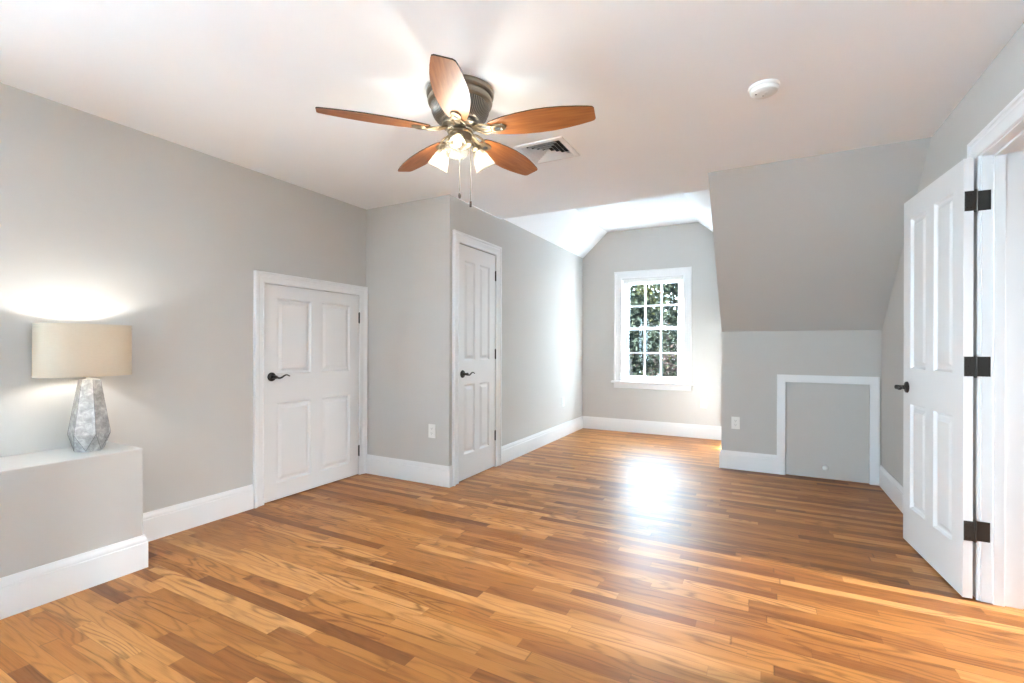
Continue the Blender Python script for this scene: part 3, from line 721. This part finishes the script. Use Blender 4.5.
# light kit: three arms, sockets, bell glasses, bulbs
def kit(az):
    dirv = Vector((math.cos(az) * math.cos(R(-59)), math.sin(az) * math.cos(R(-59)), math.sin(R(-59))))
    p0 = Vector((math.cos(az) * 0.050, math.sin(az) * 0.050, Z(2.158)))
    p1 = Vector((math.cos(az) * 0.080, math.sin(az) * 0.080, Z(2.156)))
    bm = tube(BM(), [p0, (p0 + p1) / 2 + Vector((0, 0, 0.006)), p1, p1 + dirv * 0.012], [0.009, 0.010, 0.012, 0.017], 14)
    q = dirv.to_track_quat('Z', 'Y').to_matrix().to_4x4()
    lathe(bm, [(0.016, 0.006), (0.024, 0.010), (0.0255, 0.016), (0.0255, 0.030), (0.022, 0.032)], 24, center=p1, mtx=q)
    a = obj('light_arm', bm, M['brass'], fan, smooth=40)
    prof = [(0.0235, 0.020), (0.026, 0.030), (0.032, 0.043), (0.038, 0.060), (0.042, 0.078), (0.046, 0.096), (0.052, 0.114), (0.0555, 0.119)]
    inner = [(r - 0.0025, z) for r, z in prof[::-1]]
    full = prof + inner
    g = obj('glass_shade', lathe(BM(), full, 36, center=p1, mtx=q, caps=False), M['frost'], fan, smooth=50)
    b = lathe(BM(), [(0.010, 0.030), (0.012, 0.042), (0.016, 0.052), (0.019, 0.064), (0.018, 0.074), (0.012, 0.083), (0.004, 0.086)], 20, center=p1, mtx=q)
    obj('bulb', b, M['bulb'], g, smooth=60)
    pos = Vector((FX, FY, H)) + p1 + dirv * 0.096
    add_light('fan_bulb_light', 'POINT', pos, 1.9, (0.84, 0.93, 1.0), shadow_soft_size=0.022)
for k in range(3): kit(R(-62 + 120 * k))
def chain(x, y, z0, z1, rk):
    bm = BM(); n = int((z0 - z1) / 0.006)
    tube(bm, [(x, y, Z(z0)), (x, y, Z(z1))], 0.0013, 8)
    for i in range(n): lathe(bm, [(0.0006, -0.0018), (0.0019, 0), (0.0006, 0.0018)], 8, center=(x, y, Z(z0) - i * 0.006))
    c = obj('pull_chain', bm, M['pewter'], fan, smooth=60)
    obj('chain_pull', lathe(BM(), rk, 16, center=(x, y, Z(z1))), M['blade_edge'], c, smooth=50)
ux, uy = math.cos(0.4884), math.sin(0.4884)
chain(-0.002 * ux, -0.002 * uy, 2.110, 1.905, [(0.002, 0.002), (0.0055, -0.003), (0.0072, -0.012), (0.0068, -0.022), (0.004, -0.028)])
chain(0.052 * ux, 0.052 * uy, 2.142, 1.862, [(0.003, 0.002), (0.0058, 0.0), (0.0058, -0.026), (0.003, -0.028)])

# ------------------------------------------------------------------ table lamp
LX, LY = -3.022, 1.113
lamp = empty('table_lamp', (LX, LY, HP), 'faceted silver table lamp with oval cream shade on the ledge', 'table lamp')
def faceted():
    bm = BM(); eb = []
    N = 6
    def ring(r, z, ph): return [(r * math.cos(ph + 2 * PI * i / N), r * math.sin(ph + 2 * PI * i / N), z) for i in range(N)]
    view = math.atan2(-LY, -LX)                     # towards the viewer
    ph = view + R(17)
    top = ring(0.043, 0.360, ph); mid = ring(0.084, 0.088, ph); bot = ring(0.060, 0.006, ph + PI / N); fo = ring(0.057, 0.0, ph + PI / N)
    vt, vm, vb_, vf = ([bm.verts.new(p) for p in r_] for r_ in (top, mid, bot, fo))
    for i in range(N):
        j = (i + 1) % N
        bm.faces.new((vm[i], vm[j], vt[j], vt[i])); bm.faces.new((vb_[i], vm[j], vm[i])); bm.faces.new((vb_[i], vb_[j], vm[j])); bm.faces.new((vf[i], vf[j], vb_[j], vb_[i]))
        eb += [(top[i], mid[i]), (mid[i], bot[i]), (mid[j], bot[i])]
    bm.faces.new(vt); bm.faces.new(vf[::-1])
    return bm, eb
fb, edges = faceted()
lb_ = obj('base', fb, M['silver'], lamp)
eb = BM()
for a, b in edges: tube(eb, [a, b], 0.0008, 6)
obj('seam', eb, M['silver_edge'], lb_)
obj('neck', lathe(BM(), [(0.024, 0.358), (0.024, 0.362), (0.012, 0.364), (0.012, 0.385), (0.018, 0.388), (0.018, 0.500), (0.010, 0.504)], 24), M['silver'], lamp, smooth=40)
SA, SB, Z0, Z1 = 0.188, 0.136, 0.380, 0.636
def oval(bm, s, z, N=72, p=2.4):
    out = []
    for i in range(N):
        a = 2 * PI * i / N; c, d = math.cos(a), math.sin(a)
        out.append(bm.verts.new((SB * s * math.copysign(abs(c) ** (2 / p), c), SA * s * math.copysign(abs(d) ** (2 / p), d), z)))
    return out
bm = BM(); prof = [(1.0, Z0), (0.99, Z1), (0.978, Z1), (0.988, Z0)]
rings = [oval(bm, s, z) for s, z in prof]
for a, b in zip(rings, rings[1:] + rings[:1]):
    for i in range(72):
        j = (i + 1) % 72; bm.faces.new((a[i], a[j], b[j], b[i]))
sh = obj('lamp_shade', bm, M['shade'], lamp, (0, -0.020, 0), smooth=40)
for z, k in ((Z0 + 0.002, 1.003), (Z1 - 0.002, 0.993)):
    bm = BM(); rr = [oval(bm, k, z - 0.003), oval(bm, k * 1.003, z), oval(bm, k, z + 0.003)]
    for a, b in zip(rr, rr[1:]):
        for i in range(72):
            j = (i + 1) % 72; bm.faces.new((a[i], a[j], b[j], b[i]))
    obj('shade_rim', bm, M['shade'], sh, smooth=60)
bm = lathe(BM(), [(0.010, 0.502), (0.011, 0.508), (0.016, 0.520), (0.020, 0.536), (0.019, 0.548), (0.013, 0.559), (0.004, 0.563)], 24)
obj('bulb', bm, M['lamp_bulb'], lamp, smooth=60)
bm = tube(BM(), [(0, 0, 0.385), (0, 0.045, 0.40), (0, 0.058, 0.47), (0, 0.040, 0.565), (0, 0, 0.592)], 0.0018, 8); tube(bm, [(0, 0, 0.385), (0, -0.045, 0.40), (0, -0.058, 0.47), (0, -0.040, 0.565), (0, 0, 0.592)], 0.0018, 8)
for a in (0, PI / 2, PI, 3 * PI / 2): tube(bm, [(0, 0, 0.594), (SB * 0.975 * math.cos(a), SA * 0.975 * math.sin(a), 0.622)], 0.0014, 6)
obj('harp', bm, M['brass'], lamp, smooth=60)
obj('finial', lathe(BM(), [(0.004, 0.592), (0.008, 0.598), (0.009, 0.606), (0.003, 0.616)], 16), M['silver'], lamp, smooth=60)
bm = tube(BM(), [(-0.055, 0.02, 0.006), (-0.085, 0.06, 0.0035), (-0.115, 0.10, 0.0035), (-0.150, 0.13, 0.0035), (-0.190, 0.145, 0.0035)], 0.003, 8)
obj('cord', bm, M['plastic'], lamp, smooth=60)

# ------------------------------------------------------------------ outdoors
GZ = -2.9
struct(obj('ground', box(BM(), (-34, -34, GZ - 0.3), (30, 44, GZ)), M['ground']), 'pale garden ground outside the window, coloured to bounce light indoors', 'ground')
def tree(name, x, y, top, rad, low, n, leafm, lsize, label, seed, lean=0.0, group='trees outside the window'):
    rnd = random.Random(seed)
    t = empty(name, (x, y, GZ), label, 'tree', group)
    bm = BM(); hgt = top - GZ
    axis = [(lean * hgt * f, 0.15 * math.sin(3 * f + seed), hgt * f) for f in (0, .2, .4, .6, .8, .93)]
    tube(bm, axis, [0.16, 0.13, 0.11, 0.08, 0.05, 0.02], 10)
    for k in range(12):
        f = rnd.uniform(0.3, 0.85); i = int(f / 0.2); b0 = Vector(axis[min(i, 4)])
        a = rnd.uniform(0, 2 * PI); d = Vector((math.cos(a), math.sin(a), rnd.uniform(0.2, 0.8)))
        tube(bm, [b0, b0 + d * rad * 0.45, b0 + d * rad * 0.9 + Vector((0, 0, 0.1))], [0.045, 0.028, 0.010], 6)
    obj('trunk', bm, M['bark'], t)
    verts = []; faces = []
    zl, zh = low - GZ, top - GZ + 0.2
    clumps = [(rnd.uniform(0, 2 * PI), math.sqrt(rnd.random()), rnd.random()) for _ in range(46)]
    for _ in range(n):
        ca, cr, cz = clumps[rnd.randrange(46)]
        zc = zl + (zh - zl) * cz; env = rad * (0.35 + 0.65 * math.sin(PI * min(1, max(0.05, 0.12 + 0.86 * cz))))
        p = Vector((lean * zc + env * cr * math.cos(ca), env * cr * math.sin(ca), zc)) + Vector((rnd.gauss(0, 0.22), rnd.gauss(0, 0.22), rnd.gauss(0, 0.20)))
        d = Vector((rnd.gauss(0, 1), rnd.gauss(0, 1), rnd.gauss(0, 0.7) - 0.25)).normalized()
        s = d.cross(Vector((rnd.gauss(0, 1), rnd.gauss(0, 1), rnd.gauss(0, 1)))).normalized(); l = lsize * rnd.uniform(0.7, 1.3); up = d.cross(s)
        b = len(verts)
        verts += [p, p + d * l * 0.5 + s * l * 0.27 + up * l * 0.06, p + d * l, p + d * l * 0.5 - s * l * 0.27 + up * l * 0.06]
        faces.append((b, b + 1, b + 2, b + 3))
    me = bpy.data.meshes.new('foliage'); me.from_pydata([tuple(v) for v in verts], [], faces); me.materials.append(leafm)
    o = bpy.data.objects.new('foliage', me); C.objects.link(o); o.parent = t; o['kind'] = 'stuff'
    return t
tree('leafy_tree', -2.75, 11.2, 1.75, 0.95, -2.2, 13000, M['leaf_green'], 0.11, 'dense low green tree filling the lower window panes', 3)
tree('leafy_tree', -1.75, 14.3, 4.4, 0.8, 0.4, 7000, M['leaf_green'], 0.12, 'dark leaning tree with bare trunk in the upper panes on the knee wall side', 21, lean=-0.03)
tree('leafy_tree', -3.20, 17.3, 4.0, 1.0, 0.2, 7000, M['leaf_yellow'], 0.13, 'taller tree with yellowing leaves seen in the upper middle panes', 8)
tree('leafy_tree', -5.2, 21.2, 3.7, 1.7, -1.0, 7000, M['leaf_green'], 0.16, 'green tree with sky gaps in the upper panes on the closet side', 11)
tree('russet_shrub', -1.35, 8.9, 0.80, 0.40, -2.4, 3000, M['leaf_russet'], 0.08, 'russet shrub showing low in the bottom window panes', 31, group=None)
tree('leafy_tree', -7.9, 14.2, 3.0, 1.6, -2.0, 6000, M['leaf_green'], 0.13, 'green tree standing farther along the garden beyond the closet side', 44)
tree('leafy_tree', 2.6, 16.0, 3.4, 1.6, -2.0, 6000, M['leaf_green'], 0.13, 'green tree standing behind the knee wall side of the garden', 52)
tree('leafy_tree', 1.6, 10.6, 4.8, 1.5, -2.2, 9000, M['leaf_green'], 0.14, 'unseen broad green tree added beyond the knee wall to block low sky', 61)  # added out of view to keep low sky light off the dormer wall
tree('leafy_tree', 5.2, 9.4, 4.8, 1.7, -2.2, 9000, M['leaf_green'], 0.15, 'unseen broad green tree added beyond the hall side to block low sky', 67)  # second unseen tree added to cut the low sky on this side
# tall hedge closing the garden
hd = empty('garden_hedge', (-5.0, 26.0, GZ), 'tall dark hedge closing the garden behind the trees', 'hedge')
rnd = random.Random(77); verts = []; faces = []
for _ in range(26000):
    p = Vector((rnd.uniform(-10, 10), rnd.gauss(0, 0.45), rnd.random() ** 0.8 * 5.6 + 0.5 * math.sin(_)))
    d = Vector((rnd.gauss(0, 1), rnd.gauss(0, 0.6), rnd.gauss(0, 0.8))).normalized(); s = d.cross(Vector((rnd.gauss(0, 0.3), 1, rnd.gauss(0, 0.3)))).normalized()
    l = rnd.uniform(0.18, 0.36); b = len(verts)
    verts += [p, p + d * l * 0.5 + s * l * 0.3, p + d * l, p + d * l * 0.5 - s * l * 0.3]; faces.append((b, b + 1, b + 2, b + 3))
me = bpy.data.meshes.new('foliage'); me.from_pydata([tuple(v) for v in verts], [], faces); me.materials.append(M['leaf_green'])
o = bpy.data.objects.new('foliage', me); C.objects.link(o); o.parent = hd; o['kind'] = 'stuff'
bm = BM()
for k in range(10): tube(bm, [(-9 + 2 * k, 0, 0), (-9 + 2 * k, 0.05, 4.6)], [0.09, 0.04], 8)
obj('stem', bm, M['bark'], hd)
